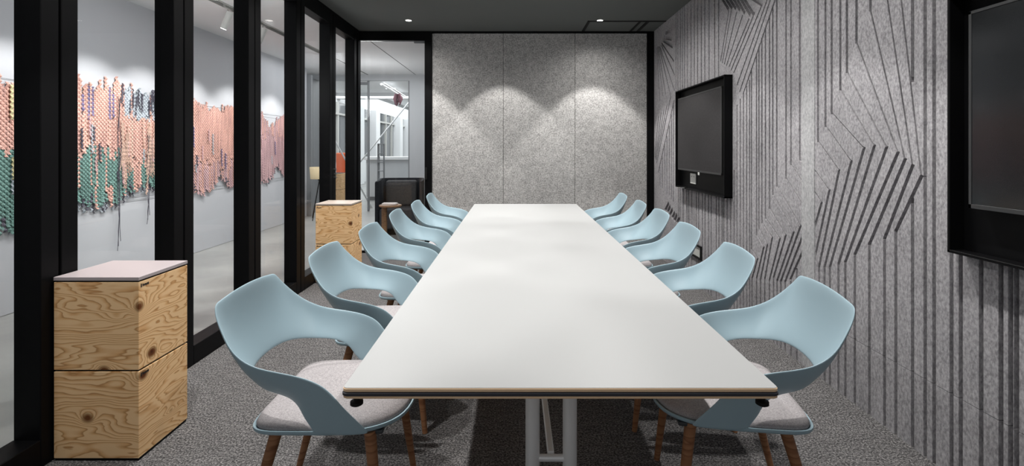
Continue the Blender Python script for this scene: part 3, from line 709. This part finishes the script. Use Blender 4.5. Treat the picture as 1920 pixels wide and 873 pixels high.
# lamp reflection on the glass, modelled as a tripod lamp in the corridor
t = thing('reflected_lamp', (-3.85, 9.55, 0), 'reflected tripod lamp with cream drum shade, modelled beyond the fifth glass pane', 'lamp')
MB().lathe([(.17, .79), (.185, 1.02), (.181, 1.02), (.166, .79)], 32).build('lamp_shade', 'shade', t, smooth=True)
for k in range(3):
    a = 2*PI*k/3+.4; MB().tube([(0, 0, .80), (.26*math.cos(a), .26*math.sin(a), 0.0)], .009, 8).build('leg', 'blackmatte', t)
MB().lathe([(0, .76), (.03, .76), (.03, .86), (0, .86)], 16).build('lamp_holder', 'blackmatte', t)
# boxes and orange seat seen through the last pane
for k, nm in enumerate(('bottom', 'top')):
    t = thing('wooden_box', (-4.405, 11.98, k*.39), '%s pine box of the pair seen beyond the last glass pane' % nm, 'storage box', 'pine boxes in the lounge')
    MB().box(-.195, .195, -.225, .225, 0, .382, .003, 1).build('body', 'pine', t)
    MB().box(-.185, .185, -.215, .215, .380, .39).build('shadow_gap', 'blackmatte', t)
t = thing('orange_chair', (-4.80, 13.5, 0), 'orange high-backed chair seen behind the stacked pine boxes', 'chair')
MB().box(-.26, .26, .18, .26, .45, 1.26, .03, 3).build('backrest', 'orange', t)
MB().box(-.27, .27, -.28, .24, .38, .48, .03, 3).build('seat', 'orange', t)
for sx in (-.22, .22):
    for sy in (-.22, .2): MB().tube([(sx, sy, 0), (sx*.9, sy*.9, .39)], .015, 8).build('leg', 'steel', t)
# reception counter
t = thing('reception_counter', (-3.3, 13.2, 0), 'white reception counter in the lounge beyond the doorway', 'counter')
MB().box(-.72, .85, -.3, .35, 1.08, 1.16, .006).build('counter_top', 'white_wall', t)
MB().box(-.68, .82, -.24, .3, .09, 1.08, .004).build('front_panel', 'grey_panel', t)
MB().box(-.64, .78, -.2, .26, 0, .09).build('plinth', 'mid_grey', t)
# steel rack by the partition
t = thing('display_rack', (-3.14, 11.4, 0), 'narrow grey steel rack standing before the white counter', 'rack')
for sx in (-.06, .06): MB().box(sx-.012 if sx > 0 else sx-.03, sx+.012, -.03, .03, 0, 1.5, .003).build('upright', 'mid_grey', t)
for z in (.45, .65, .85, 1.05, 1.25, 1.48): MB().box(-.06, .06, -.12, .03, z, z+.02, .003).build('shelf', 'mid_grey', t)
# white diagonal braces
for nm, p0, p1 in (('rising to the right above the counter', (613.5, 379.4, 12.3), (808, 141, 12.3)), ('falling to the floor past the pine boxes', (556, 130, 11.3), (696.5, 389.5, 11.3))):
    P = [Vector(((x-CX)*yy/F, yy, CH-(yp-HY)*yy/F)) for x, yp, yy in (p0, p1)]; c = (P[0]+P[1])/2
    t = thing('diagonal_brace', (c.x, c.y, c.z), 'thin white diagonal steel brace in the lounge, ' + nm, 'brace')
    MB().tube([P[0]-c, P[1]-c], .018, 10).build('rod', 'white_wall', t, smooth=True)
    mb = MB()
    for q in (P[0]-c, P[1]-c): mb.tube([q*.97, q*1.01], .03, 10)
    mb.build('end_fitting', 'track_grey', t)
# ceiling fitting in the lounge
t = thing('lounge_ceiling_light', (-3.22, 13.4, 3.05), 'long track light with a dark plum cloth in the lounge ceiling', 'lamp')
MB().tube([(-.45, -.1, .1), (-.64, 3.3, .1)], .03, 10).tube([(-.37, -.1, .13), (-.56, 3.3, .13)], .02, 10).box(-.62, -.34, 1.0, 1.06, .1, .13).build('rail', 'steel', t)
mb = MB()
for k in range(9):
    a = rng.uniform(0, 6.28); mb.tube([(-.54+.05*math.cos(a), 2.1+.2*k/9, .09), (-.53+.12*math.cos(a), 2.1+.2*k/9+.03, -.08), (-.54+.08*math.cos(a+1), 2.1+.2*k/9, -.22-rng.uniform(0, .08))], [.03, .04, .015], 8)
mb.build('cloth', 'plum', t, smooth=True)
MB().tube([(-.45, 0, .1), (-.45, 0, .268)], .008, 6).tube([(-.63, 3.2, .1), (-.63, 3.2, .268)], .008, 6).build('hanger', 'steel', t)
